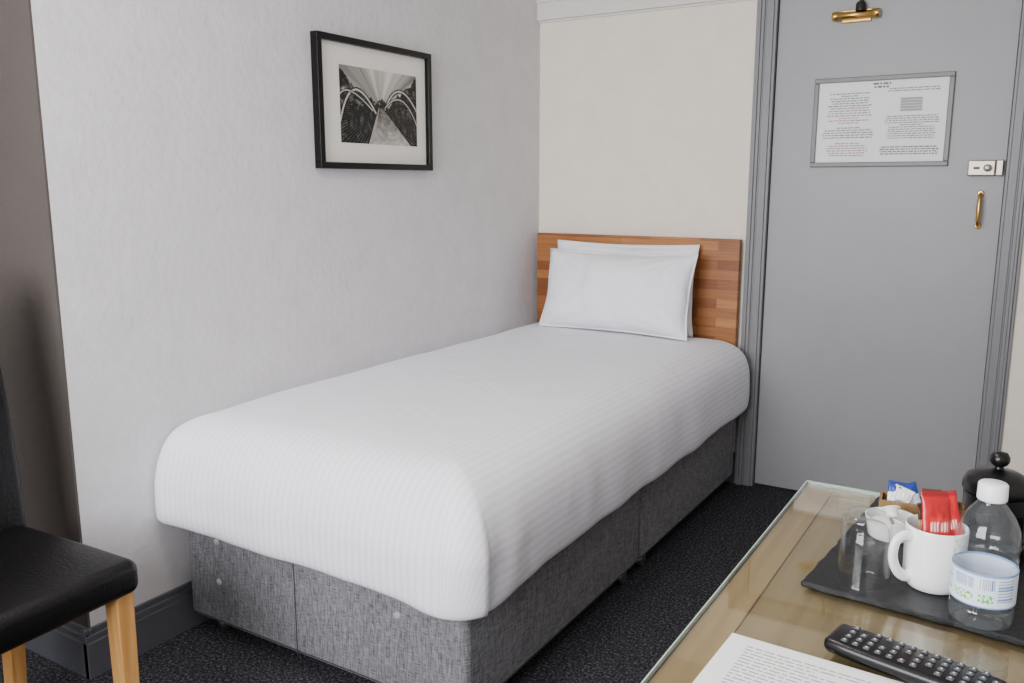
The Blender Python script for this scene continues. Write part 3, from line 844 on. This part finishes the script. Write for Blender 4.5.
# paper
pp = group('information_sheets', (1.688, -2.537, TZ), (0, 0, R(-2)))
box('sheet_1', (0, 0.21, -0.297, 0, 0.0001, 0.0006), M_paper, 0, pp)
box('sheet_2', (0.004, 0.214, -0.300, -0.003, 0.0006, 0.0012), M_paper, 0, pp, rot=(0, 0, R(-1)))
bm = bmesh.new()
fnp = lambda x, y: (x, y, 0.00135)
text_block(bm, 0.022, 0.19, -0.018, -0.285, 0.0062, fnp, False, 0.8, th=0.32)
obj_from_bm('sheet_print', bm, mat('ink_light', rgb(150, 150, 155), 0.7), pp)
def remote(name, loc, rot, L, Wd, T, rows, cols, gap, mats):
    g = group(name, loc, rot)
    bm = bmesh.new()
    add_box(bm, -L/2, L/2, -Wd/2, Wd/2, 0, T, bev=min(T*0.4, 0.006), seg=4)
    bmesh.ops.subdivide_edges(bm, edges=[e for e in bm.edges if e.calc_length() > 0.05], cuts=8)
    for v in bm.verts:
        t = v.co.x/(L/2)
        v.co.y *= 1-0.16*abs(t)**4+0.04*(-t)
        if v.co.z < T*0.3: v.co.y *= 0.92
    obj_from_bm('shell', bm, M_plastic_b, g, True)
    bm = bmesh.new()
    for r in range(rows):
        for c in range(cols):
            x = -L*0.38+(L*0.82)*r/(rows-1); y = -Wd*0.28+Wd*0.62*c/(cols-1)
            if (r*7+c*3) % 11 == 5: continue
            sx, sy = L*0.82/(rows-1)*gap, Wd*0.62/(cols-1)*gap*0.95
            mi = 0
            if r == rows-1 and c == 0: mi = 2
            add_box(bm, x-sx/2, x+sx/2, y-sy/2, y+sy/2, T-0.001, T+0.0016, bev=0.0006, seg=1, mi=mi)
            add_box(bm, x-sx*0.16, x+sx*0.16, y-sy*0.2, y+sy*0.2, T+0.0015, T+0.0018, mi=1)
    obj_from_bm('buttons', bm, mats, g)
    return g
remote('remote_control', (1.857, -2.523, TZ+0.0016), (0, 0, R(-12)), 0.158, 0.050, 0.016, 13, 4, 0.55, [M_button, M_buttonw, M_buttonr])

# ------------------------------------------------------------------ added ceiling fill light, unseen fitting
cl = group('ceiling_fill', (1.0, -2.4, CEIL))
lathe('base_plate', [(0, 0), (0.14, 0), (0.145, -0.012), (0.14, -0.02), (0, -0.02)], M_white, 40, cl)
me_, nt_, b_e = new_mat('opal_glass'); b_e.inputs['Base Color'].default_value = (0.9, 0.88, 0.84, 1)
b_e.inputs['Emission Color'].default_value = (1.0, 0.86, 0.68, 1); b_e.inputs['Emission Strength'].default_value = 2.0  # warm glow of the added fill dome
lathe('opal_dome', [(0.13, -0.02), (0.13, -0.04), (0.11, -0.07), (0.07, -0.09), (0, -0.098)], me_, 40, cl)

def area(name, loc, rot, sx, sy, power, col):
    l = bpy.data.lights.new(name, 'AREA'); l.shape = 'RECTANGLE'; l.size = sx; l.size_y = sy; l.energy = power; l.color = col
    o = bpy.data.objects.new(name, l); scene.collection.objects.link(o); o.location = loc; o.rotation_euler = rot
    return o
area('window_daylight', (0.9, -4.45, 1.5), (R(90), 0, 0), 1.5, 1.2, 145, (0.955, 0.965, 1.0))
area('ceiling_fill_light', (1.0, -2.4, CEIL-0.11), (0, 0, 0), 0.3, 0.3, 13, (1.0, 0.91, 0.80))  # fill lamp added below the dome to brighten the room

w = bpy.data.worlds.new('World'); scene.world = w; w.use_nodes = True
w.node_tree.nodes['Background'].inputs[0].default_value = (0.75, 0.85, 1.0, 1)
w.node_tree.nodes['Background'].inputs[1].default_value = 1.0

# ------------------------------------------------------------------ camera
cam = bpy.data.cameras.new('camera'); co = bpy.data.objects.new('camera', cam); scene.collection.objects.link(co)
cam.lens = 860/1024*36; cam.sensor_width = 36; cam.clip_start = 0.02
co.location = (1.925, -3.36, 1.21)
co.rotation_euler = (R(90-10.4), 0, R(31.6))
scene.camera = co
